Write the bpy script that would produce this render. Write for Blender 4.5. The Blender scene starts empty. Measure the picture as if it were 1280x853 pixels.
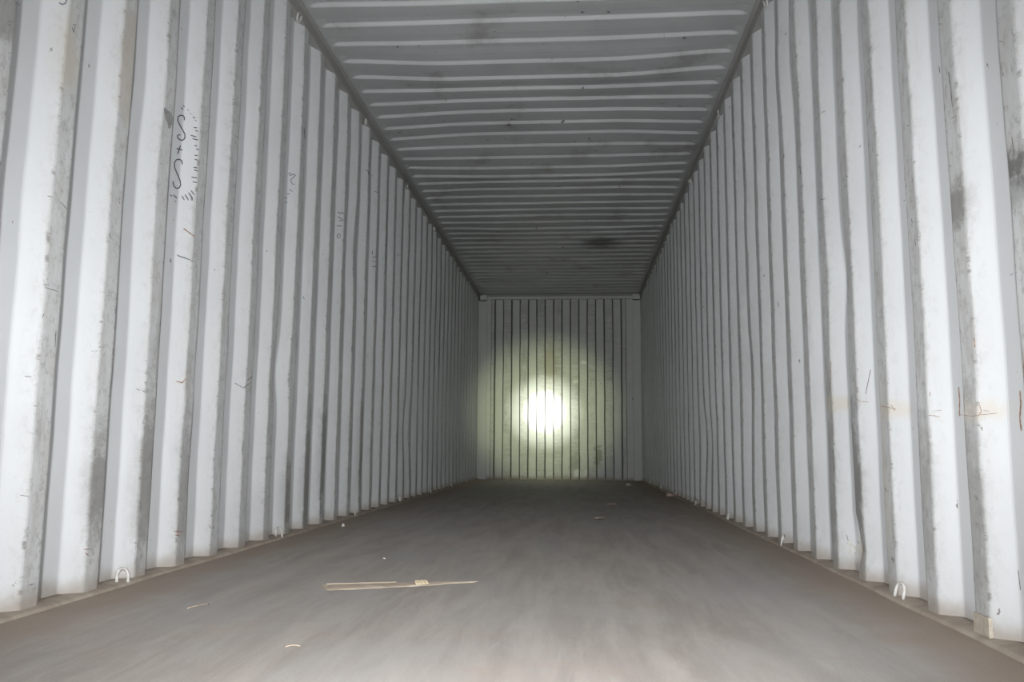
import bpy, bmesh, math, random
from mathutils import Vector, Matrix, noise

# ------------------------------------------------------------------ camera
F_PX, YAW, PITCH, ROLL = 1045.2, 0.0766, 0.1292, 0.0071
CAM = Vector((0.236, 0.0, 0.4264))
FW = Vector((-math.sin(YAW)*math.cos(PITCH), math.cos(YAW)*math.cos(PITCH), math.sin(PITCH)))
_rt = Vector((math.cos(YAW), math.sin(YAW), 0)); _up = _rt.cross(FW)
RT = _rt*math.cos(ROLL) + _up*math.sin(ROLL)
UP = _up*math.cos(ROLL) - _rt*math.sin(ROLL)
sc = bpy.context.scene
col = sc.collection
cd = bpy.data.cameras.new('camera'); cd.sensor_width = 36.0; cd.lens = F_PX/1280*36.0
cd.clip_start = 0.01
cam = bpy.data.objects.new('camera', cd); col.objects.link(cam)
m3 = Matrix((RT, UP, -FW)).transposed()
cam.matrix_world = Matrix.Translation(CAM) @ m3.to_4x4()
sc.camera = cam

# ------------------------------------------------------------------ world (night outside the open doors)
w = bpy.data.worlds.new('world'); sc.world = w; w.use_nodes = True
w.node_tree.nodes['Background'].inputs[0].default_value = (0.55, 0.6, 0.7, 1)
w.node_tree.nodes['Background'].inputs[1].default_value = 0.012

# ------------------------------------------------------------------ lights: camera flash and hand torch
def aim(o, loc, target):
    o.location = loc
    o.rotation_euler = (Vector(target)-Vector(loc)).to_track_quat('-Z', 'Y').to_euler()
def lamp(name, typ, energy, colr, **kw):
    ld = bpy.data.lights.new(name, typ); ld.energy = energy; ld.color = colr
    for k, v in kw.items(): setattr(ld, k, v)
    o = bpy.data.objects.new(name, ld); col.objects.link(o); return o
fl = lamp('camera_flash', 'SPOT', 680.0, (0.985, 0.99, 1.0), spot_size=math.radians(95), spot_blend=1.0, shadow_soft_size=0.015)
fpos = CAM + UP*0.055 - RT*0.035
aim(fl, fpos, fpos + FW*10 - UP*0.3)
SPOT = Vector((-0.215, 12.1, 0.97))
TORCH = Vector((0.02, -0.05, 0.75))
for nm, en, cl, ang in (('torch_beam_core', 26000.0, (1.0, 1.0, 0.96), 3.2), ('torch_beam_glow', 8500.0, (0.98, 1.0, 0.86), 5.8),
                        ('torch_beam_halo', 3100.0, (0.90, 1.0, 0.60), 12.0), ('torch_beam_spill', 110.0, (0.95, 1.0, 0.88), 46.0)):
    aim(lamp(nm, 'SPOT', en, cl, spot_size=math.radians(ang), spot_blend=1.0, shadow_soft_size=0.015), TORCH, SPOT)

vs = sc.view_settings
sc.display_settings.display_device = 'sRGB'
vs.view_transform = 'Standard'; vs.look = 'None'; vs.exposure = 0.0; vs.gamma = 1.0; vs.use_curve_mapping = False

# ------------------------------------------------------------------ helpers
def link(o, parent=None):
    col.objects.link(o)
    if parent is not None: o.parent = parent
    return o
def mesh_obj(name, verts, faces, mat, parent=None, smooth=False, attr=None):
    me = bpy.data.meshes.new(name); me.from_pydata([tuple(v) for v in verts], [], faces); me.update()
    if mat: me.materials.append(mat)
    if smooth: me.polygons.foreach_set('use_smooth', [True]*len(me.polygons))
    if attr:
        a = me.attributes.new('wear', 'FLOAT', 'POINT'); a.data.foreach_set('value', attr)
    return link(bpy.data.objects.new(name, me), parent)
def bm_obj(name, bm, mat, parent=None, smooth=False):
    bmesh.ops.recalc_face_normals(bm, faces=bm.faces)
    me = bpy.data.meshes.new(name); bm.to_mesh(me); bm.free(); me.materials.append(mat)
    if smooth: me.polygons.foreach_set('use_smooth', [True]*len(me.polygons))
    return link(bpy.data.objects.new(name, me), parent)
def empty(name, loc=(0, 0, 0)):
    o = bpy.data.objects.new(name, None); o.location = loc; o.empty_display_size = 0.1
    return link(o)
def adopt(o, parent):
    """parent without moving: meshes are built in world coordinates, the parent sits at its base"""
    bpy.context.view_layer.update()
    o.parent = parent; o.matrix_parent_inverse = parent.matrix_world.inverted(); return o
def box_bm(bm, x0, x1, y0, y1, z0, z1, bev=0.0):
    r = bmesh.ops.create_cube(bm, size=1.0)
    for v in r['verts']:
        v.co = Vector(((x0+x1)/2+v.co.x*(x1-x0), (y0+y1)/2+v.co.y*(y1-y0), (z0+z1)/2+v.co.z*(z1-z0)))
    if bev:
        es = {e for v in r['verts'] for e in v.link_edges}
        bmesh.ops.bevel(bm, geom=list(es), offset=bev, segments=2, affect='EDGES', profile=0.5)
def tube(pts, r, seg=8):
    vs_, fs = [], []
    n = len(pts)
    for i, p in enumerate(pts):
        a = pts[max(i-1, 0)]; b = pts[min(i+1, n-1)]
        t = (b-a).normalized(); u = t.orthogonal().normalized()
        if i: 
            u = (pu - t*pu.dot(t)).normalized()
        pu = u; v = t.cross(u)
        for k in range(seg):
            an = 2*math.pi*k/seg
            vs_.append(p + (u*math.cos(an)+v*math.sin(an))*r)
    for i in range(n-1):
        for k in range(seg):
            fs.append((i*seg+k, i*seg+(k+1) % seg, (i+1)*seg+(k+1) % seg, (i+1)*seg+k))
    fs.append(tuple(range(seg-1, -1, -1))); fs.append(tuple(range((n-1)*seg, n*seg)))
    return vs_, fs
def tag(o, label, cat=None, group=None, kind=None):
    o['label'] = label
    if cat: o['category'] = cat
    if group: o['group'] = group
    if kind: o['kind'] = kind
    return o

# ------------------------------------------------------------------ materials
class NT:
    def __init__(s, name):
        s.m = bpy.data.materials.new(name); s.m.use_nodes = True
        s.t = s.m.node_tree; s.b = s.t.nodes['Principled BSDF']
        s.pos = s.n('ShaderNodeNewGeometry').outputs['Position']
    def n(s, typ, **kw):
        nd = s.t.nodes.new(typ)
        for k, v in kw.items(): setattr(nd, k, v)
        return nd
    def put(s, sock, v):
        if isinstance(v, bpy.types.NodeSocket): s.t.links.new(v, sock)
        else: sock.default_value = v
    def math(s, op, a, b=0.0, clamp=False):
        nd = s.n('ShaderNodeMath', operation=op, use_clamp=clamp)
        s.put(nd.inputs[0], a); s.put(nd.inputs[1], b); return nd.outputs[0]
    def scale(s, vec):
        nd = s.n('ShaderNodeVectorMath', operation='MULTIPLY')
        s.put(nd.inputs[0], s.pos); nd.inputs[1].default_value = vec; return nd.outputs[0]
    def noise(s, vec=(1, 1, 1), sc=1.0, det=4.0, rough=0.6, dist=0.0):
        nd = s.n('ShaderNodeTexNoise'); s.put(nd.inputs['Vector'], s.scale(vec))
        nd.inputs['Scale'].default_value = sc; nd.inputs['Detail'].default_value = det
        nd.inputs['Roughness'].default_value = rough; nd.inputs['Distortion'].default_value = dist
        return nd.outputs[0]
    def ramp(s, v, a, b):
        nd = s.n('ShaderNodeMapRange', interpolation_type='SMOOTHSTEP')
        s.put(nd.inputs[0], v); nd.inputs[1].default_value = a; nd.inputs[2].default_value = b
        return nd.outputs[0]
    def mix(s, f, a, b):
        nd = s.n('ShaderNodeMix', data_type='RGBA')
        s.put(nd.inputs[0], f); s.put(nd.inputs[6], a if isinstance(a, bpy.types.NodeSocket) else (*a, 1))
        s.put(nd.inputs[7], b if isinstance(b, bpy.types.NodeSocket) else (*b, 1)); return nd.outputs[2]
    def attr(s, name):
        return s.n('ShaderNodeAttribute', attribute_name=name).outputs['Fac']
    def sep(s):
        nd = s.n('ShaderNodeSeparateXYZ'); s.put(nd.inputs[0], s.pos); return nd.outputs
    def done(s, colr, rough=0.6, spec=0.3, bump=None, bs=0.2, bd=0.01):
        s.put(s.b.inputs['Base Color'], colr if isinstance(colr, bpy.types.NodeSocket) else (*colr, 1))
        s.put(s.b.inputs['Roughness'], rough); s.b.inputs['Specular IOR Level'].default_value = spec
        if bump is not None:
            b = s.n('ShaderNodeBump'); b.inputs['Strength'].default_value = bs; b.inputs['Distance'].default_value = bd
            s.put(b.inputs['Height'], bump); s.t.links.new(b.outputs[0], s.b.inputs['Normal'])
        return s.m

def at_plane(px, py, axis, val):
    d = FW + RT*((px-640)/F_PX) - UP*((py-426.5)/F_PX)
    return CAM + d*((val-CAM[axis])/d[axis])
def paint(name, base, worn, wear_amt=1.0, dust=True, seam=0.0, stains=()):
    t = NT(name)
    wear = t.attr('wear')
    big = t.noise((1, 1, 1), 1.3, 3)
    c = t.mix(t.ramp(big, 0.3, 0.7), [x*0.94 for x in base], [min(1, x*1.04) for x in base])
    mott = t.noise((1, 6, 1.6), 5.0, 6, 0.7)
    f = t.math('MULTIPLY', wear, t.math('ADD', 0.22, t.math('MULTIPLY', t.ramp(mott, 0.35, 0.7), 0.75*wear_amt)), True)
    c = t.mix(f, c, worn)
    # rubbed cargo scuffs: thin horizontal streaks on the inner ribs
    st = t.noise((1, 9, 30), 1.0, 6, 0.8)
    area = t.ramp(t.noise((1, 2.6, 1.1), 1.0, 3), 0.5, 0.66)
    f2 = t.math('MULTIPLY', t.math('MULTIPLY', t.ramp(st, 0.5, 0.66), area), t.math('MULTIPLY', wear, 0.4))
    c = t.mix(f2, c, (0.13, 0.125, 0.12))
    # smears running down the ribs
    sm = t.noise((4, 16, 1.0), 1.0, 5, 0.7)
    f3 = t.math('MULTIPLY', t.ramp(sm, 0.58, 0.75), t.math('MULTIPLY', wear, 0.6*wear_amt))
    c = t.mix(f3, c, (0.18, 0.175, 0.165))
    # paint nicked off along the rib edges
    nk = t.ramp(t.noise((1, 3, 16), 1.7, 5, 0.7), 0.56, 0.64)
    c = t.mix(t.math('MULTIPLY', t.math('MULTIPLY', t.attr('edge'), nk), 0.7), c, (0.17, 0.155, 0.14))
    fm = t.noise((20, 45, 34), 1.0, 4, 0.8)
    c = t.mix(t.math('MULTIPLY', t.ramp(fm, 0.50, 0.66), t.math('MULTIPLY', wear, 0.5*wear_amt)), c, (0.22, 0.215, 0.205))
    # sparse chips and rust flecks
    ch = t.noise((7, 14, 9), 2.2, 4, 0.6)
    c = t.mix(t.math('MULTIPLY', t.ramp(ch, 0.715, 0.745), 0.8), c, (0.10, 0.07, 0.055))
    if stains:
        nz_ = t.math('MULTIPLY', t.math('SUBTRACT', t.noise((6, 10, 10), 1.6, 6, 0.75), 0.5), 2.6)
    for (p, ry, rz, cl, amt, rib) in stains:      # old smears and rub marks, each with its own outline
        nd = t.n('ShaderNodeVectorMath', operation='SUBTRACT'); t.put(nd.inputs[0], t.pos); nd.inputs[1].default_value = p
        nm = t.n('ShaderNodeVectorMath', operation='MULTIPLY'); t.put(nm.inputs[0], nd.outputs[0])
        nm.inputs[1].default_value = (1/ry, 1.0, 1/rz) if name.startswith('front') else (1.0, 1/ry, 1/rz)
        ln = t.n('ShaderNodeVectorMath', operation='LENGTH'); t.put(ln.inputs[0], nm.outputs[0])
        f = t.math('MULTIPLY', t.math('SUBTRACT', 1.0, t.ramp(t.math('ADD', ln.outputs['Value'], nz_), 0.45, 1.25)), amt)
        if rib: f = t.math('MULTIPLY', f, t.attr('wear'))
        c = t.mix(f, c, cl)
    if seam:
        c = t.mix(t.math('MULTIPLY', t.attr('seam'), seam), c, (0.03, 0.027, 0.022))
    if dust:
        z = t.sep()[2]
        d = t.math('ADD', z, t.math('MULTIPLY', t.noise((1, 3, 3), 3.0, 5), -0.09))
        c = t.mix(t.math('MULTIPLY', t.math('SUBTRACT', 1.0, t.ramp(d, -0.03, 0.03)), 0.75), c, (0.30, 0.26, 0.22))
    return t.done(c, 0.55, 0.25, t.noise((1, 1, 1), 60, 3), 0.08, 0.003)
def wl(px, py): return at_plane(px, py, 0, -1.172)
def wr(px, py): return at_plane(px, py, 0, 1.172)
def wf(px, py): return at_plane(px, py, 1, 12.12)
DK = (0.10, 0.098, 0.095); MID = (0.19, 0.185, 0.175); RU = (0.24, 0.15, 0.10); CREAM = (0.50, 0.45, 0.37)
M_WALL = paint('wall_paint', (0.515, 0.53, 0.54), (0.41, 0.41, 0.395), stains=[
    (wr(1262, 212), 0.07, 0.045, DK, 0.85, 1), (wr(1266, 240), 0.07, 0.04, DK, 0.4, 1), (wr(1194, 255), 0.08, 0.07, MID, 0.8, 1), (wr(1066, 590), 0.10, 0.25, MID, 0.8, 1),
    (wr(1036, 600), 0.10, 0.4, MID, 0.5, 1), (wr(1212, 640), 0.10, 0.3, MID, 0.45, 1), (wr(1150, 620), 0.10, 0.25, MID, 0.4, 1), (wr(1040, 505), 0.12, 0.035, CREAM, 0.5, 0), (wr(1112, 512), 0.10, 0.03, CREAM, 0.45, 0),
    (wr(1215, 515), 0.14, 0.03, CREAM, 0.45, 0), (wr(1276, 515), 0.05, 0.12, RU, 0.85, 1), (wr(1100, 610), 0.07, 0.3, CREAM, 0.5, 0), (wr(1066, 688), 0.10, 0.05, CREAM, 0.6, 0),
    (wl(125, 610), 0.09, 0.16, MID, 0.75, 1), (wl(182, 600), 0.09, 0.28, MID, 0.7, 1), (wl(233, 610), 0.09, 0.3, MID, 0.5, 1), (wl(357, 620), 0.10, 0.2, MID, 0.8, 1), (wl(384, 600), 0.10, 0.4, MID, 0.8, 1), (wl(404, 570), 0.12, 0.3, DK, 0.6, 1),
    (wl(80, 60), 0.08, 0.12, (0.42, 0.39, 0.33), 0.7, 1), (wl(165, 80), 0.08, 0.25, (0.40, 0.37, 0.32), 0.7, 1), (wl(450, 560), 0.25, 0.35, MID, 0.6, 1), (wl(5, 15), 0.09, 0.10, MID, 0.6, 1)])
M_FRONT = paint('front_wall_paint', (0.52, 0.535, 0.52), (0.40, 0.40, 0.385), 0.8, seam=0.75, stains=[
    (wf(688, 455), 0.12, 0.34, (0.34, 0.29, 0.19), 0.55, 0), (wf(748, 570), 0.07, 0.16, (0.20, 0.19, 0.15), 0.7, 0), (wf(719, 578), 0.09, 0.16, (0.26, 0.26, 0.23), 0.6, 0),
    (wf(730, 453), 0.05, 0.03, (0.70, 0.70, 0.68), 0.8, 0), (wf(722, 592), 0.07, 0.06, (0.68, 0.68, 0.66), 0.8, 0), (wf(732, 592), 0.05, 0.05, (0.68, 0.68, 0.66), 0.7, 0), (wf(720, 477), 0.05, 0.03, (0.66, 0.66, 0.64), 0.7, 0)])
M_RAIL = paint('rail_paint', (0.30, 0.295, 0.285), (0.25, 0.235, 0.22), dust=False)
M_POST = paint('post_paint', (0.50, 0.515, 0.50), (0.37, 0.37, 0.355), dust=False)

def roof_mat():
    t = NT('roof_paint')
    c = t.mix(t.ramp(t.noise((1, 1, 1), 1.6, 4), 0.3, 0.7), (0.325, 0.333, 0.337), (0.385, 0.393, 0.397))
    blot = t.noise((1.2, 1.0, 1), 2.2, 6, 0.65)
    c = t.mix(t.math('MULTIPLY', t.ramp(blot, 0.54, 0.72), 0.6), c, (0.19, 0.178, 0.165))
    sp = t.noise((8, 8, 8), 2.0, 3, 0.5)
    c = t.mix(t.math('MULTIPLY', t.ramp(sp, 0.70, 0.74), 0.85), c, (0.07, 0.06, 0.05))
    # old soot stain with an outline of its own
    nd = t.n('ShaderNodeVectorMath', operation='SUBTRACT'); t.put(nd.inputs[0], t.pos); nd.inputs[1].default_value = (0.51, 9.05, 2.70)
    nm = t.n('ShaderNodeVectorMath', operation='MULTIPLY'); t.put(nm.inputs[0], nd.outputs[0]); nm.inputs[1].default_value = (3.2, 2.6, 1.0)
    ln = t.n('ShaderNodeVectorMath', operation='LENGTH'); t.put(ln.inputs[0], nm.outputs[0])
    d = t.math('ADD', ln.outputs['Value'], t.math('MULTIPLY', t.noise((1, 2.5, 1), 5, 5, 0.7), 1.0))
    c = t.mix(t.math('MULTIPLY', t.math('SUBTRACT', 1.0, t.ramp(d, 0.75, 1.5)), 0.8), c, (0.05, 0.05, 0.05))
    return t.done(c, 0.55, 0.25, t.noise((1, 1, 1), 50, 3), 0.08, 0.003)
M_ROOF = roof_mat()

def floor_mat():
    t = NT('worn_plywood_floor')
    xs = t.sep()
    g = t.noise((7, 1.0, 1), 1.6, 6, 0.65, 0.4)
    c = t.mix(t.ramp(g, 0.3, 0.7), (0.30, 0.268, 0.242), (0.40, 0.362, 0.332))
    big = t.noise((1.0, 0.7, 1), 1.7, 5, 0.6, 0.6)
    c = t.mix(t.math('MULTIPLY', t.ramp(big, 0.42, 0.66), 0.6), c, (0.36, 0.35, 0.34))
    wisp = t.noise((2.5, 0.9, 1), 3.0, 6, 0.7, 1.5)
    c = t.mix(t.math('MULTIPLY', t.ramp(wisp, 0.55, 0.75), 0.35), c, (0.47, 0.435, 0.405))
    br = t.noise((1, 2, 1), 2.4, 4, 0.6, 0.8)
    c = t.mix(t.math('MULTIPLY', t.ramp(br, 0.56, 0.72), 0.35), c, (0.36, 0.28, 0.22))
    # dust swept up along both walls
    ax = t.math('ABSOLUTE', xs[0])
    d = t.math('ADD', ax, t.math('MULTIPLY', t.math('SUBTRACT', t.noise((1, 1.5, 1), 3.0, 5), 0.5), 0.35))
    c = t.mix(t.math('MULTIPLY', t.ramp(d, 0.84, 1.12), 0.85), c, (0.33, 0.258, 0.20))
    fine = t.noise((1, 1, 1), 240, 2)
    c = t.mix(t.math('MULTIPLY', t.ramp(fine, 0.35, 0.7), 0.12), c, (0.62, 0.6, 0.57))
    return t.done(c, 0.75, 0.2, fine, 0.15, 0.002)
M_FLOOR = floor_mat()
def ledge_mat():
    t = NT('dusty_rail'); n = t.noise((3, 5, 3), 2.5, 6, 0.7)
    return t.done(t.mix(t.ramp(n, 0.35, 0.65), (0.30, 0.25, 0.205), (0.38, 0.335, 0.28)), 0.8, 0.15, n, 0.4, 0.006)
M_LEDGE = ledge_mat()
def simple(name, a, b, sc_=30, rough=0.6, spec=0.25, vec=(1, 1, 1)):
    t = NT(name); n = t.noise(vec, sc_, 4)
    return t.done(t.mix(t.ramp(n, 0.3, 0.7), a, b), rough, spec, n, 0.15, 0.003)
M_MARKER = simple('marker_ink', (0.06, 0.06, 0.075), (0.11, 0.11, 0.13), 80)
M_FAINT = simple('faded_marker_ink', (0.30, 0.29, 0.29), (0.40, 0.39, 0.39), 80)
M_PINK = simple('faded_red_smear', (0.52, 0.46, 0.44), (0.56, 0.52, 0.50), 60)
M_RUST = simple('rust_scrape', (0.17, 0.085, 0.055), (0.38, 0.29, 0.23), 90)
M_TAN = simple('tan_dust', (0.33, 0.28, 0.22), (0.40, 0.35, 0.29), 50)
M_SCUFF = simple('dark_scuff', (0.10, 0.10, 0.10), (0.24, 0.235, 0.23), 60)
M_SMUDGE = simple('grey_smudge', (0.19, 0.19, 0.19), (0.27, 0.27, 0.265), 60)
M_RING = simple('white_ring_paint', (0.42, 0.41, 0.39), (0.54, 0.53, 0.51), 60, 0.6)
M_CHIP = simple('pale_chipped_paint', (0.47, 0.45, 0.42), (0.60, 0.59, 0.57), 90)
M_WOOD = simple('weathered_lath_wood', (0.27, 0.225, 0.18), (0.36, 0.30, 0.245), 6, 0.8, 0.15, (2, 14, 14))
M_SPLIT = simple('split_wood', (0.27, 0.225, 0.175), (0.34, 0.29, 0.23), 12, 0.8, 0.15, (2, 14, 14))
M_FRESH = simple('fresh_split_wood', (0.46, 0.38, 0.26), (0.54, 0.45, 0.32), 12, 0.8, 0.15, (2, 14, 14))
M_SCRAP = simple('pale_scrap', (0.36, 0.345, 0.33), (0.46, 0.445, 0.43), 60)
M_PINKSCRAP = simple('pink_scrap', (0.36, 0.27, 0.235), (0.45, 0.35, 0.31), 60)
M_BROWN = simple('brown_scrap', (0.24, 0.15, 0.11), (0.33, 0.22, 0.17), 60)
M_BEIGE = simple('beige_filler_plate', (0.34, 0.30, 0.24), (0.44, 0.40, 0.34), 60)

# ------------------------------------------------------------------ container dimensions
HW = 1.172                      # half width between the inner ribs
P = 0.278                       # side corrugation pitch
Y0, Y1 = 0.10, 12.07            # door end, front end
YF = 12.109                     # front wall plane
PHASE = {-1: 2.0904, 1: 2.0387}
ZR = 2.615                      # underside of top rail
ZT = 2.70                       # roof
def prof_raw(u):
    u %= P
    if u < 0.070: return 0.0
    if u < 0.138: return 0.036*(u-0.070)/0.068
    if u < 0.210: return 0.036
    return 0.036*(0.278-u)/0.068
def prof(u): return sum(prof_raw(u+d) for d in (-0.006, -0.003, 0, 0.003, 0.006))/5
DENTS = {-1: [(3.93, 0.80, 0.16, 0.16, 0.020), (5.2, 1.7, 0.2, 0.3, 0.012), (2.62, 1.3, 0.15, 0.3, 0.008), (7.0, 0.6, 0.3, 0.3, 0.02)],
         1: [(3.05, 1.05, 0.13, 0.16, 0.014), (2.98, 0.12, 0.12, 0.07, 0.022), (4.6, 0.75, 0.3, 0.4, 0.015), (3.6, 2.2, 0.25, 0.3, -0.012), (6.2, 0.5, 0.4, 0.3, 0.02)]}
def wob(side, y, z):
    s = 11.0 if side < 0 else 37.0
    dy = 0.006*noise.noise(Vector((y*1.7+s, z*1.6, s))) + 0.003*noise.noise(Vector((y*4.0, z*5.0+s, 3.0)))
    dx = 0.007*noise.noise(Vector((y*0.6, z*0.7, s+5))) + 0.0025*noise.noise(Vector((y*3.5, z*4.0, s+9)))
    e = min(z, ZR-z)
    k = max(0.0, min(1.0, e/0.25))
    dx *= k
    for (dyc, dz, ry, rz, dd) in DENTS[side]:
        q = ((y-dyc)/ry)**2+((z-dz)/rz)**2
        if q < 4: dx += dd*math.exp(-q*1.5)
    return dx, dy*k
def wall_off(side, y, z):
    dx, dy = wob(side, y, z)
    return prof(y-dy-PHASE[side]) + dx
def wall_hit(side, px, py, lift=0.003):
    d = FW + RT*((px-640)/F_PX) - UP*((py-426.5)/F_PX)
    t = (side*(HW-0.03) - CAM.x)/d.x
    step = 0.004/abs(d.x)
    for _ in range(60):
        p = CAM + d*t
        if side*p.x - HW >= wall_off(side, p.y, p.z): break
        t += step
    a, b = t-step, t
    for _ in range(8):
        m = (a+b)/2; p = CAM+d*m
        if side*p.x - HW >= wall_off(side, p.y, p.z): b = m
        else: a = m
    n = Vector((-side*0.8, -0.6, 0))
    return CAM + d*a + n*lift
def floor_hit(px, py, z=0.0):
    d = FW + RT*((px-640)/F_PX) - UP*((py-426.5)/F_PX)
    return CAM + d*((z-CAM.z)/d.z)

# ------------------------------------------------------------------ floor
bm = bmesh.new()
NX, NY = 12, 60
gr = []
for j in range(NY+1):
    y = Y0 + (YF+0.03-Y0)*j/NY
    gr.append([bm.verts.new((-1.165+2.33*i/NX, y, 0.0025*noise.noise(Vector((i*0.7, y*1.3, 2.0))))) for i in range(NX+1)])
for j in range(NY):
    for i in range(NX): bm.faces.new((gr[j][i], gr[j][i+1], gr[j+1][i+1], gr[j+1][i]))
ex = bmesh.ops.extrude_face_region(bm, geom=list(bm.faces))
for e in ex['geom']:
    if isinstance(e, bmesh.types.BMVert): e.co.z = -0.03
floor = bm_obj('floor', bm, M_FLOOR, smooth=False)
tag(floor, 'dusty brown grey plywood floor running the length of the container', kind='structure')

# ------------------------------------------------------------------ side walls
def side_wall(side, name, label):
    root = empty(name, (side*HW, Y0, 0)); tag(root, label, kind='structure')
    cuts = []
    n0 = math.floor((Y0-PHASE[side])/P)
    us = []
    for n in range(n0-1, n0+47):
        b = PHASE[side]+n*P
        for c in (0.0, 0.070, 0.138, 0.210):
            us += [b+c-0.009, b+c-0.003, b+c+0.003, b+c+0.009]
        us += [b+0.035, b+0.174]
        if n % 4 == 0: cuts.append(b+0.174)
    us = sorted(u for u in us if Y0 < u < Y1); us = [Y0]+us+[Y1]
    cuts = [c for c in cuts if Y0+0.3 < c < Y1-0.3]
    bounds = [Y0]+cuts+[Y1]
    nz = 44
    zs = [-0.02 + (ZR+0.05+0.02)*k/nz for k in range(nz+1)]
    for a, b in zip(bounds[:-1], bounds[1:]):
        seg = [u for u in us if a-1e-6 <= u <= b+1e-6]
        V, A, E, Fc = [], [], [], []
        for u in seg:
            o = prof(u-PHASE[side])
            uu = (u-PHASE[side]+0.02) % P - 0.02
            ev = 1.0 if abs(uu) < 0.0045 or abs(uu-0.07) < 0.0045 else 0.0
            wv = max(0.0, min(1.0, 1.0-o/0.008))
            for z in zs:
                dx, dy = wob(side, u, z)
                V.append((side*(HW+o+dx), u+dy, z)); A.append(wv); E.append(ev)
        m = len(zs)
        for i in range(len(seg)-1):
            for k in range(nz):
                q = (i*m+k, (i+1)*m+k, (i+1)*m+k+1, i*m+k+1)
                Fc.append(q if side < 0 else q[::-1])
        p = mesh_obj('corrugated_sheet', V, Fc, M_WALL, None, False, A)
        p.data.attributes.new('edge', 'FLOAT', 'POINT').data.foreach_set('value', E)
        sol = p.modifiers.new('thickness', 'SOLIDIFY'); sol.thickness = 0.002; sol.offset = -1.0
        adopt(p, root)
    # top rail (square tube) and a thin roof flange above it
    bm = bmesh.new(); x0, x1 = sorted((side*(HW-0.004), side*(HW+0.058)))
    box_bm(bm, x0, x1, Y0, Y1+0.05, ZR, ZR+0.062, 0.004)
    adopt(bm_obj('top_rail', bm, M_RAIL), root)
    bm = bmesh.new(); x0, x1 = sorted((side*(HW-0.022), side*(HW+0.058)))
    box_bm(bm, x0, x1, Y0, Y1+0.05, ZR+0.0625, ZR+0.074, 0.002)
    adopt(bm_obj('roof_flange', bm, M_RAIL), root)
    # bottom rail: dusty ledge just proud of the floor
    V, Fc = [], []
    n = 150
    for i in range(n+1):
        y = Y0+(Y1-Y0)*i/n
        e = HW-0.022+0.006*noise.noise(Vector((y*3, side*7, 0)))
        h = 0.009+0.003*noise.noise(Vector((y*4, side*3, 4)))
        for (x, z) in ((e, -0.01), (e+0.003, h-0.003), (e+0.008, h), (HW+0.02, h+0.006), (HW+0.045, h+0.01), (HW+0.05, -0.01)):
            V.append((side*x, y, z))
    for i in range(n):
        for k in range(5):
            q = (i*6+k, i*6+k+1, (i+1)*6+k+1, (i+1)*6+k); Fc.append(q if side > 0 else q[::-1])
    adopt(mesh_obj('bottom_rail', V, Fc, M_LEDGE, smooth=True), root)
    return root
WL = side_wall(-1, 'wall_left', 'pale grey corrugated steel wall with marker scribbles')
WR = side_wall(1, 'wall_right', 'pale grey corrugated steel wall with rusty scrapes')

# lashing rings welded along the rails
def ring_mesh(r=0.005, w_=0.040, h=0.042):
    pts = [Vector((0, -w_/2, 0)), Vector((0, -w_/2, h*0.45))]
    for k in range(1, 8):
        a = math.pi*(1-k/8); pts.append(Vector((0, math.cos(a)*w_/2, h*0.45+math.sin(a)*h*0.55)))
    pts += [Vector((0, w_/2, h*0.45)), Vector((0, w_/2, 0))]
    return tube(pts, r)
rv, rf = ring_mesh()
proto = None
random.seed(4)
for side, root in ((-1, WL), (1, WR)):
    for k in range(7):
        y = 2.555+1.374*k
        for top in (False, True):
            if proto is None:
                o = proto = mesh_obj('lashing_ring', rv, rf, M_RING, None, True)
            else:
                o = link(proto.copy())
            if top:
                o.location = (side*(HW-0.008), y, ZR+0.012); o.rotation_euler = (math.pi, side*-0.25, random.uniform(-.3, .3))
            else:
                o.location = (side*(HW-0.012), y, 0.012); o.rotation_euler = (random.uniform(-.25, .25), side*0.22, random.uniform(-.5, .5))
            adopt(o, root)

# ------------------------------------------------------------------ ceiling
RP = 0.209; RY = 3.968          # roof rib pitch; position of one camera-facing rib flank
SAG = [-.010, -.001, -.008, -.029, -.030, -.007, .010, .021, .022, .026, .011, -.005, -.017, -.017, .005, .009, .007, .003, .004, .005, -.002, -.011]
def sag(y):
    k = (y-RY)/RP
    if k < 0: return SAG[0]*max(0, 1+k/3)
    if k >= 21: return 0.012*noise.noise(Vector((y*1.4, 5.0, 1.0))) + SAG[21]*max(0, 1-(k-21)/2)
    i = int(k); f = k-i; f = f*f*(3-2*f)
    return SAG[i]*(1-f)+SAG[i+1]*f
def rprof(v):                   # 1 = high flat, 0 = low flat; flank facing the door centred on v = 0
    v = (v+0.1045) % RP - 0.1045
    if v < -0.097: return 0.0 if v < -0.104 else 0.0
    if v < -0.0825: return (v+0.097)/0.0145
    if v < -0.00725: return 1.0
    if v < 0.00725: return 0.5-v/0.0145
    return 0.0
ceil = empty('ceiling', (0, Y0, ZT)); tag(ceil, 'grey corrugated steel roof of the container with cross ribs', kind='structure')
xs = [-1.21, -1.172, -1.15, -1.135, -1.125, -1.115, -1.10, -1.08] + [-1.0+2.0*i/16 for i in range(17)] + [1.08, 1.10, 1.115, 1.125, 1.135, 1.15, 1.172, 1.21]
def ramp01(t): t = max(0, min(1, t)); return t*t*(3-2*t)
ys = []
for n in range(-20, 41):
    b = RY+n*RP
    for c in (-0.097, -0.0825, -0.00725, 0.00725): ys += [b+c-0.0035, b+c, b+c+0.0035]
    ys += [b-0.045, b+0.05]
ys = sorted(y for y in ys if Y0 < y < YF+0.05); ys = [Y0]+ys+[YF+0.05]
rc = [RY+0.055+RP*5*n for n in range(-4, 9)]
rc = [Y0]+[c for c in rc if Y0+0.2 < c < YF-0.2]+[YF+0.05]
ys = sorted(set(ys+rc))
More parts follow.
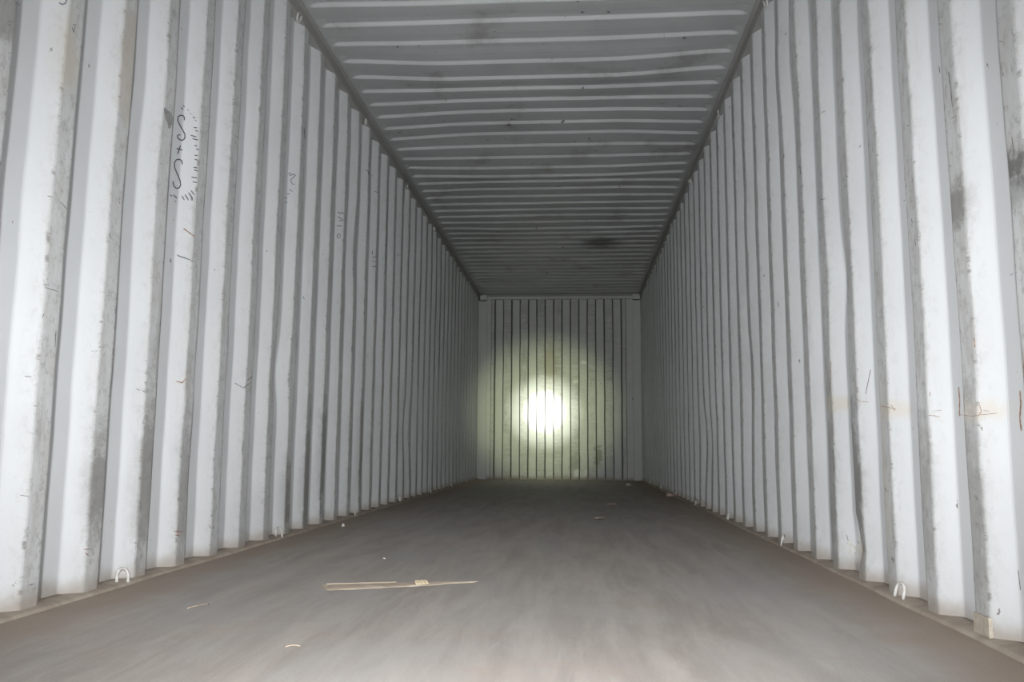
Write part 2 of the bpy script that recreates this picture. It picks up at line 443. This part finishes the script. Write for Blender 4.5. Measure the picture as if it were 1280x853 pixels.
def rp_s(v): return (rprof(v-0.003)+rprof(v)+rprof(v+0.003))/3
for a, b in zip(rc[:-1], rc[1:]):
    seg = [y for y in ys if a-1e-6 <= y <= b+1e-6]
    V, Fc = [], []
    for y in seg:
        o = rp_s(y-RY)
        for x in xs:
            e = 1.172-abs(x)
            am = ramp01((e-0.03)/0.055+0.02*noise.noise(Vector((y, x, 0))))
            ctr = ramp01(e/0.7)
            z = ZT-0.014 + 0.018*o*am + sag(y)*ctr + 0.004*noise.noise(Vector((x*1.5, y*1.2, 8.0)))*min(1, e/0.15 if e > 0 else 0)
            V.append((x, y, z))
    m = len(xs)
    for i in range(len(seg)-1):
        for k in range(m-1):
            Fc.append((i*m+k, (i+1)*m+k, (i+1)*m+k+1, i*m+k+1))
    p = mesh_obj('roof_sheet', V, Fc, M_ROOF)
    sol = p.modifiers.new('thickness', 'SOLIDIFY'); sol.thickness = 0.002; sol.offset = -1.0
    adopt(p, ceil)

# ------------------------------------------------------------------ front wall
WF = empty('wall_front', (0, YF, 0)); tag(WF, 'grey ribbed steel front wall at the far end, lit by a torch spot', kind='structure')
hp = 0.1228
xe = [-0.945+hp*k for k in range(16)]       # rib edges
pts = [(-1.06, 0.02), (-0.985, 0.02), (-0.98, 0.0)]
lvl = 0
edge = []
for k, x in enumerate(xe):
    a, b = (0.0, 0.042) if k % 2 == 0 else (0.042, 0.0)
    edge += [(x-0.011, a, 0), (x-0.008, a, 1), (x+0.008, b, 1), (x+0.011, b, 0)]
prf = [(-1.075, 0.02, 0), (-1.005, 0.02, 0), (-1.002, 0.02, 1), (-0.996, 0.0, 1), (-0.993, 0.0, 0)] + edge + \
      [(0.958, 0.0, 0), (0.961, 0.0, 1), (0.967, 0.02, 1), (0.970, 0.02, 0), (1.075, 0.02, 0)]
nz = 30
zs = [-0.02+(2.64+0.02)*k/nz for k in range(nz+1)]
thirds = [(-2, xe[4]+hp/2), (xe[4]+hp/2, xe[10]+hp/2), (xe[10]+hp/2, 2)]
for a, b in thirds:
    seg = [q for q in prf if a <= q[0] <= b]
    def at_(x):
        q = [p_ for p_ in prf if p_[0] <= x][-1]; return (x, q[1], 0)
    if a > -1.5: seg = [at_(a)]+seg
    if b < 1.5: seg = seg+[at_(b)]
    V, A, S, Fc = [], [], [], []
    for (x, o, s) in seg:
        for z in zs:
            dn = 0.006*noise.noise(Vector((x*1.5, z*1.5, 21.0)))
            V.append((x+0.004*noise.noise(Vector((x*3, z*3, 2.0))), YF+o+dn, z)); A.append(1.0 if o == 0 else 0.3); S.append(float(s))
    m = len(zs)
    for i in range(len(seg)-1):
        for k in range(nz): Fc.append((i*m+k, (i+1)*m+k, (i+1)*m+k+1, i*m+k+1))
    p = mesh_obj('corrugated_sheet', V, Fc, M_FRONT, None, False, A)
    at = p.data.attributes.new('seam', 'FLOAT', 'POINT'); at.data.foreach_set('value', S)
    sol = p.modifiers.new('thickness', 'SOLIDIFY'); sol.thickness = 0.002; sol.offset = -1.0
    adopt(p, WF)
for s in (-1, 1):
    bm = bmesh.new(); x0, x1 = sorted((s*1.062, s*1.20)); box_bm(bm, x0, x1, YF-0.012, YF+0.13, -0.02, 2.60, 0.005)
    adopt(bm_obj('corner_post', bm, M_POST), WF)
    bm = bmesh.new(); x0, x1 = sorted((s*1.062, s*1.20)); box_bm(bm, x0, x1, YF-0.03, YF+0.13, 2.612, 2.69, 0.008)
    adopt(bm_obj('corner_block', bm, M_POST), WF)
    # gusset plate under the header
    xa, xb = s*1.062, s*0.985
    V = [(xa, YF-0.016, 2.645), (xb, YF-0.016, 2.645), (xa, YF-0.016, 2.53)]
    V += [(x, y+0.008, z) for x, y, z in V]
    adopt(mesh_obj('gusset', V, [(0, 1, 2), (3, 5, 4), (0, 3, 4, 1), (1, 4, 5, 2), (2, 5, 3, 0)], M_POST), WF)
bm = bmesh.new(); box_bm(bm, -1.06, 1.06, YF-0.028, YF+0.08, 2.622, 2.662, 0.005)
adopt(bm_obj('header_rail', bm, M_POST), WF)
bm = bmesh.new(); box_bm(bm, -1.06, 1.06, YF+0.004, YF+0.08, 2.664, 2.73, 0.003)
adopt(bm_obj('roof_header_plate', bm, M_RAIL), WF)
bm = bmesh.new(); box_bm(bm, -1.06, 1.06, YF-0.01, YF+0.08, -0.02, 0.012, 0.004)
adopt(bm_obj('sill', bm, M_LEDGE), WF)

# ------------------------------------------------------------------ marks on the side walls
def ribbons(side, strokes, lift=0.003, w_=1.0):
    V, Fc = [], []
    for s in strokes:
        pts, wd = (s[0], s[1]) if isinstance(s[1], (int, float)) and isinstance(s[0], (list, tuple)) and isinstance(s[0][0], (list, tuple)) else (s, w_)
        dense = [Vector(pts[0])]
        for a, b in zip(pts[:-1], pts[1:]):
            a, b = Vector(a), Vector(b); n = max(1, int((b-a).length/1.6))
            dense += [a+(b-a)*(i+1)/n for i in range(n)]
        pr = None
        for i, p in enumerate(dense):
            t = dense[min(i+1, len(dense)-1)]-dense[max(i-1, 0)]
            if t.length < 1e-6: continue
            t.normalize(); nrm = Vector((-t.y, t.x))*wd*0.5
            k = 1.0 if 0 < i < len(dense)-1 else 0.55
            q = (wall_hit(side, p.x+nrm.x*k, p.y+nrm.y*k, lift), wall_hit(side, p.x-nrm.x*k, p.y-nrm.y*k, lift))
            ok = (q[0]-q[1]).length < 0.03
            if pr and ok and (q[0]-pr[0]).length < 0.03 and (q[1]-pr[1]).length < 0.03:
                b = len(V); V += [pr[0], pr[1], q[1], q[0]]; Fc.append((b, b+1, b+2, b+3))
            pr = q if ok else None
    return V, Fc
def marks(side, root, name, strokes, mat, width=1.0, label=None, lift=0.003, kind=None):
    V, Fc = ribbons(side, strokes, lift, width)
    o = mesh_obj(name, V, Fc, mat)
    if label: o['label'] = label
    if kind: o['kind'] = kind
    return adopt(o, root)
def Z5(l): return [[(190+x/5.333, 110+y/5.333) for x, y in s] for s in l]
def Z6(l): return [[(320+x/4.739, 180+y/4.739) for x, y in s] for s in l]
def seg4(l): return [[(a, b), (c, d)] for a, b, c, d in l]
marks(-1, WL, 'marker_drawing', Z5([
    [(212, 218), (214, 198), (203, 185), (185, 184), (171, 195), (170, 220), (184, 250), (203, 282), (217, 312), (216, 338), (203, 350), (184, 348), (169, 334), (167, 318), (180, 312), (188, 318)],
    [(160, 404), (202, 416)], [(188, 384), (168, 442)],
    [(200, 512), (196, 488), (180, 477), (160, 480), (147, 500), (149, 535), (168, 578), (184, 618), (189, 648), (178, 668), (160, 671), (143, 655), (137, 632), (141, 622)]]),
    M_MARKER, 1.5, 'black marker S plus S')
marks(-1, WL, 'marker_dashes', Z5(seg4([(190, 130, 206, 146), (205, 116, 216, 130), (118, 712, 131, 726), (138, 714, 166, 737), (146, 754, 160, 760),
    (232, 145, 244, 153), (249, 169, 259, 177), (268, 194, 285, 204), (282, 214, 294, 223), (274, 264, 299, 268), (284, 284, 306, 291),
    (254, 317, 294, 328), (266, 339, 306, 349), (277, 384, 299, 390), (289, 407, 313, 414), (279, 449, 304, 453), (281, 477, 304, 483),
    (274, 529, 302, 536), (277, 547, 306, 556), (259, 596, 298, 602), (267, 626, 298, 633), (196, 720, 213, 749), (217, 711, 241, 751), (240, 699, 269, 736), (257, 684, 281, 716)])),
    M_MARKER, 1.35, 'arc of black marker dashes')
marks(-1, WL, 'marker_number', Z5([[(352, 122), (347, 172)], [(372, 122), (389, 131), (372, 146)], [(346, 190), (396, 192)], [(350, 238), (392, 246)], [(362, 278), (376, 288), (352, 297), (370, 312)]]), M_FAINT, 1.0, 'faded rubbed-out writing')
marks(-1, WL, 'red_smear', Z5([[(366, 180), (364, 262)]]), M_PINK, 7.5, 'faint reddish smear', 0.002)
marks(-1, WL, 'grey_smudge', [[(205.5, 135), (209, 152)], [(208, 137), (211.5, 161)], [(211, 139), (212.5, 160)], [(213.5, 141), (214, 157)], [(215.5, 146), (215.5, 153)]], M_SMUDGE, 2.8, 'dark grey wedge-shaped smudge', 0.002)
marks(-1, WL, 'marker_number', Z6([[(188, 178), (204, 170), (200, 190), (218, 180), (232, 187), (214, 204), (201, 216), (214, 238), (229, 240)], [(192, 268), (214, 284)], [(178, 294), (201, 300)], [(158, 345), (187, 347)], [(166, 318), (184, 322)]]), M_MARKER, 0.9, 'small black marker number')
marks(-1, WL, 'marker_number', Z6([[(480, 412), (490, 402), (498, 416), (509, 403), (519, 420)], [(480, 430), (516, 452)], [(486, 456), (516, 455)], [(474, 486), (511, 488)],
    [(487, 531), (497, 540), (495, 554), (484, 558), (477, 546), (487, 531)]]), M_MARKER, 0.9, 'black marker digits three one zero')
marks(-1, WL, 'marker_number', Z6([[(686, 630), (690, 660)], [(684, 670), (712, 672)], [(684, 696), (712, 698)], [(684, 726), (710, 728)]]), M_MARKER, 0.8, 'small black marker strokes')
marks(-1, WL, 'marker_number', Z6([[(645, 153), (660, 158), (668, 185), (692, 190)], [(660, 172), (686, 172)], [(700, 280), (724, 290)]]), M_MARKER, 0.8, 'small black marker scrawl under the top rail')
marks(-1, WL, 'marker_letter', [[(73, 3.5), (77, 6), (81, 5), (83, 0), (83, -8), (80, -14)]], M_MARKER, 1.3, 'black marker hook letter')

def L2(l): return [[(x/3.16, 270+y/3.16) for x, y in s] for s in l]
def L1(l): return [[(x/3.16, y/3.16) for x, y in s] for s in l]
def L3(l): return [[(x/3.16, 540+y/3.16) for x, y in s] for s in l]
def R2(l): return [[(880+x/3.16, 270+y/3.16) for x, y in s] for s in l]
def R1(l): return [[(880+x/3.16, y/3.16) for x, y in s] for s in l]
def R3(l): return [[(880+x/2.725, 540+y/2.725) for x, y in s] for s in l]
dark = L2([[(697, 154), (712, 162), (752, 174)], [(175, 283), (232, 300)], [(95, 634), (124, 636)], [(166, 402), (173, 386)], [(430, 72), (440, 92)], [(360, 534), (368, 536)], [(374, 533), (384, 535)],
           [(536, 683), (552, 690)], [(560, 690), (572, 698)], [(130, 750), (146, 753)], [(572, 572), (580, 575)], [(612, 642), (622, 648)], [(925, 660), (960, 680), (985, 662)], [(975, 650), (1000, 632)], [(1195, 318), (1202, 330)], [(220, 455), (216, 520)]])
dark += L1([[(285, 100), (300, 98)], [(284, 108), (290, 132)], [(296, 100), (290, 130)], [(465, 380), (478, 386)], [(632, 645), (640, 652)], [(185, 775), (205, 780)], [(240, 800), (262, 828)], [(712, 110), (718, 118)], [(955, 95), (957, 102)], [(1020, 750), (1022, 768)], [(30, 210), (40, 212)], [(25, 85), (50, 88)], [(28, 96), (45, 100)], [(48, 2), (78, 22)], [(1200, 505), (1204, 550)]])
dark += L3([[(115, 606), (132, 600)], [(78, 250), (115, 256)], [(825, 370), (835, 385)], [(840, 368), (842, 388)]])
marks(-1, WL, 'scratch_marks', [(s, 1.0) for s in dark], M_SCUFF, 1.0, 'small dark scratches', 0.0025, 'stuff')
rust = L2([[(724, 50), (745, 66), (768, 82)], [(694, 654), (722, 660)], [(716, 662), (735, 640)]]) + L3([[(330, 465), (355, 463)], [(335, 478), (352, 492)], [(684, 393), (716, 395)], [(690, 408), (714, 411)], [(700, 385), (702, 412)]])
marks(-1, WL, 'rust_marks', [(s, 1.3) for s in rust], M_RUST, 1.3, 'reddish brown rust scrapes', 0.0027, 'stuff')
darkr = R1([[(968, 284), (976, 350), (984, 424)], [(1168, 162), (1184, 168)], [(1182, 286), (1186, 302)], [(1196, 420), (1204, 424)], [(1218, 540), (1226, 610)], [(930, 95), (940, 97)], [(930, 262), (934, 290)], [(795, 738), (806, 738)], [(818, 720), (826, 718)], [(790, 795), (800, 788)], [(560, 695), (572, 698)], [(556, 738), (568, 736)], [(460, 790), (480, 786)], [(466, 445), (480, 440)], [(800, 498), (812, 496)], [(440, 362), (446, 366)],
            [(380, 655), (384, 690)], [(978, 470), (990, 462)], [(972, 656), (982, 658)]])
darkr += R2([[(640, 705), (660, 608)], [(1210, 236), (1238, 222)], [(1046, 192), (1050, 202)], [(820, 10), (826, 30)], [(834, 90), (838, 120)], [(688, 145), (692, 150)], [(716, 570), (720, 574)], [(152, 340), (156, 344)], [(292, 338), (298, 362)], [(608, 602), (612, 606)], [(98, 350), (102, 354)]])
darkr += R3([[(640, 425), (650, 440)], [(640, 430), (648, 448)], [(486, 350), (496, 380)], [(524, 372), (530, 382)], [(616, 190), (626, 205)], [(925, 215), (935, 235)], [(1072, 470), (1080, 540)], [(440, 60), (446, 140)], [(440, 175), (450, 190)]])
marks(1, WR, 'scratch_marks', [(s, 1.0) for s in darkr], M_SCUFF, 1.0, 'small dark scratches', 0.0025, 'stuff')
rr = [(s, wd) for s, wd in zip(R2([[(1008, 676), (1012, 730), (1011, 792)], [(1012, 786), (1060, 792), (1100, 786), (1160, 780)], [(1088, 738), (1098, 772), (1086, 792)], [(1068, 482), (1073, 520)], [(1250, 690), (1254, 740), (1250, 800), (1256, 850)],
     [(890, 788), (912, 790), (936, 796)], [(896, 694), (894, 715)], [(602, 722), (620, 734), (652, 736)], [(700, 752), (735, 758), (762, 764)], [(740, 745), (756, 772)], [(504, 575), (500, 660), (498, 700)], [(1105, 770), (1130, 772)], [(910, 772), (945, 768)]]),
     [1.5, 0.7, 0.9, 1.6, 2.0, 0.8, 0.7, 0.7, 0.8, 0.7, 0.8, 0.6, 0.6])]
marks(1, WR, 'rust_marks', rr, M_RUST, 1.2, 'reddish brown rust scrapes', 0.0027, 'stuff')
marks(1, WR, 'chipped_patch', [([(1059, 676), (1066, 684), (1063, 692)], 3.5), ([(1067, 682), (1073, 688)], 4.0), ([(1060, 684), (1058, 690)], 2.0), ([(1070, 690), (1069, 694)], 2.5)], M_CHIP, 3, 'crumpled patch of pale flaked paint', 0.004)
# beige plate patched over the foot of a rib
bm = bmesh.new(); box_bm(bm, HW-0.006, HW+0.004, PHASE[1]-0.004, PHASE[1]+0.072, 0.010, 0.056, 0.002)
adopt(tag(bm_obj('patch_plate', bm, M_BEIGE), 'beige plate patched over the foot of a rib'), WR)

# ------------------------------------------------------------------ loose things on the floor
def lath():
    a, b = floor_hit(408, 737.5), floor_hit(549, 731.5)
    o = empty('wooden_lath', (a+b)/2); tag(o, 'splintered pale wooden lath lying across the dusty floor', 'lath')
    d = (b-a); L = d.length; d.normalize(); n = Vector((-d.y, d.x, 0))
    def plank(name, t0, t1, w0, w1, h0, h1, mat, off=0.0, z=0.002, jag=0.0, par=o, seed=0):
        random.seed(seed); V, Fc = [], []; N = 14
        for i in range(N+1):
            t = t0+(t1-t0)*i/N; f = i/N
            w_ = w0+(w1-w0)*f; h = h0+(h1-h0)*f
            j = random.uniform(-1, 1)*0.0018
            c = a+d*(t*L)+n*off
            for (s, hz) in ((-0.5, 0.0), (-0.47, 0.22), (-0.25, 0.6), (0.30, 1.0), (0.5, 0.8), (0.5, 0.0)):
                e = 0.0
                if i in (0, N) and jag: e = random.uniform(-jag, jag)
                p = c + n*(s*w_+j) + d*e; V.append((p.x, p.y, z+hz*h))
        for i in range(N):
            for k in range(6): Fc.append((i*6+k, i*6+(k+1) % 6, (i+1)*6+(k+1) % 6, (i+1)*6+k))
        Fc.append((5, 4, 3, 2, 1, 0)); Fc.append(tuple(N*6+k for k in range(6)))
        return adopt(mesh_obj(name, V, Fc, mat), par)
    plank('board', 0.0, 1.02, 0.066, 0.036, 0.010, 0.007, M_WOOD, jag=0.014, seed=3)
    plank('split_edge', 0.0, 0.62, 0.012, 0.005, 0.0125, 0.010, M_SPLIT, off=0.022, jag=0.01, seed=5)
    plank('split_edge', 0.01, 0.16, 0.012, 0.004, 0.0045, 0.004, M_SPLIT, off=-0.028, jag=0.01, seed=6)
    plank('fresh_chip', 0.79, 0.90, 0.034, 0.030, 0.014, 0.013, M_FRESH, off=0.001, jag=0.004, seed=7)
    plank('splinter', 0.9, 1.36, 0.016, 0.006, 0.006, 0.004, M_SPLIT, off=0.006, jag=0.01, seed=8)
    return o
lath()
def scrap(name, px, py, size, mat, label, cat, seed, flat=0.45, elong=1.0, rot=0.0, group=None):
    """small crumpled fragment lying on the floor"""
    random.seed(seed); p = floor_hit(px, py, 0.004)
    bm = bmesh.new(); bmesh.ops.create_icosphere(bm, subdivisions=2, radius=1.0)
    for v in bm.verts:
        q = v.co.copy(); k = 1+0.45*noise.noise(q*1.7+Vector((seed*3.1, 0, 0)))
        v.co = Vector((q.x*k*size*elong, q.y*k*size, max(-0.5, q.z)*k*size*flat + size*flat*0.5))
    o = bm_obj(name, bm, mat)
    o.location = (p.x, p.y, 0.003); o.rotation_euler = (0, 0, rot)
    return tag(o, label, cat, group)
def twig(px0, py0, px1, py1, r, mat, name, label, seed, cat='splinter'):
    random.seed(seed); a, b = floor_hit(px0, py0), floor_hit(px1, py1); c = (a+b)/2
    pts = []
    for i in range(9):
        q = a+(b-a)*i/8 + Vector((random.uniform(-1, 1), random.uniform(-1, 1), 0))*r*1.2
        q.z = r*0.8+0.002 + 0.003*math.sin(i/8*math.pi); pts.append(q-Vector((c.x, c.y, 0)))
    V, Fc = tube(pts, r, 6)
    o = mesh_obj(name, V, Fc, mat, smooth=True); o.location = (c.x, c.y, 0); return tag(o, label, cat)
scrap('paper_scrap', 428.5, 658, 0.012, M_SCRAP, 'white paper scrap on the floor near the left wall', 'scrap', 1, 0.9, 0.8)
scrap('pink_scrap', 838, 620.5, 0.042, M_PINKSCRAP, 'pinkish scrap on the floor against the right wall', 'scrap', 2, 0.5, 1.1)
scrap('brown_scrap', 846, 621, 0.024, M_BROWN, 'small brown scrap touching the right wall beside the pinkish one', 'scrap', 3, 0.6)
scrap('foam_crumb', 785.5, 607.5, 0.035, M_SCRAP, 'white crumb on the far floor before the front wall', 'crumb', 4, 0.7)
scrap('dust_clump', 764, 631, 0.035, M_PINKSCRAP, 'faint pinkish dust clump mid floor, nearer the front wall', 'dust clump', 5, 0.25, 1.2)
scrap('pale_clump', 748.5, 648, 0.026, M_TAN, 'faint tan dust clump mid floor, right of centre', 'dust clump', 6, 0.25, 1.3)
scrap('plaster_crumb', 480, 699, 0.005, M_SCRAP, 'tiny white crumb on the floor behind the wooden lath', 'crumb', 7, 0.8)
twig(234, 763, 262, 757, 0.0018, M_SPLIT, 'pale_splinter', 'thin pale splinter on the floor near the left wall', 8)
twig(357, 811, 376, 810, 0.0013, M_SPLIT, 'thin_splinter', 'short thin splinter on the near floor in front of the lath', 9)
bpy.context.view_layer.update()
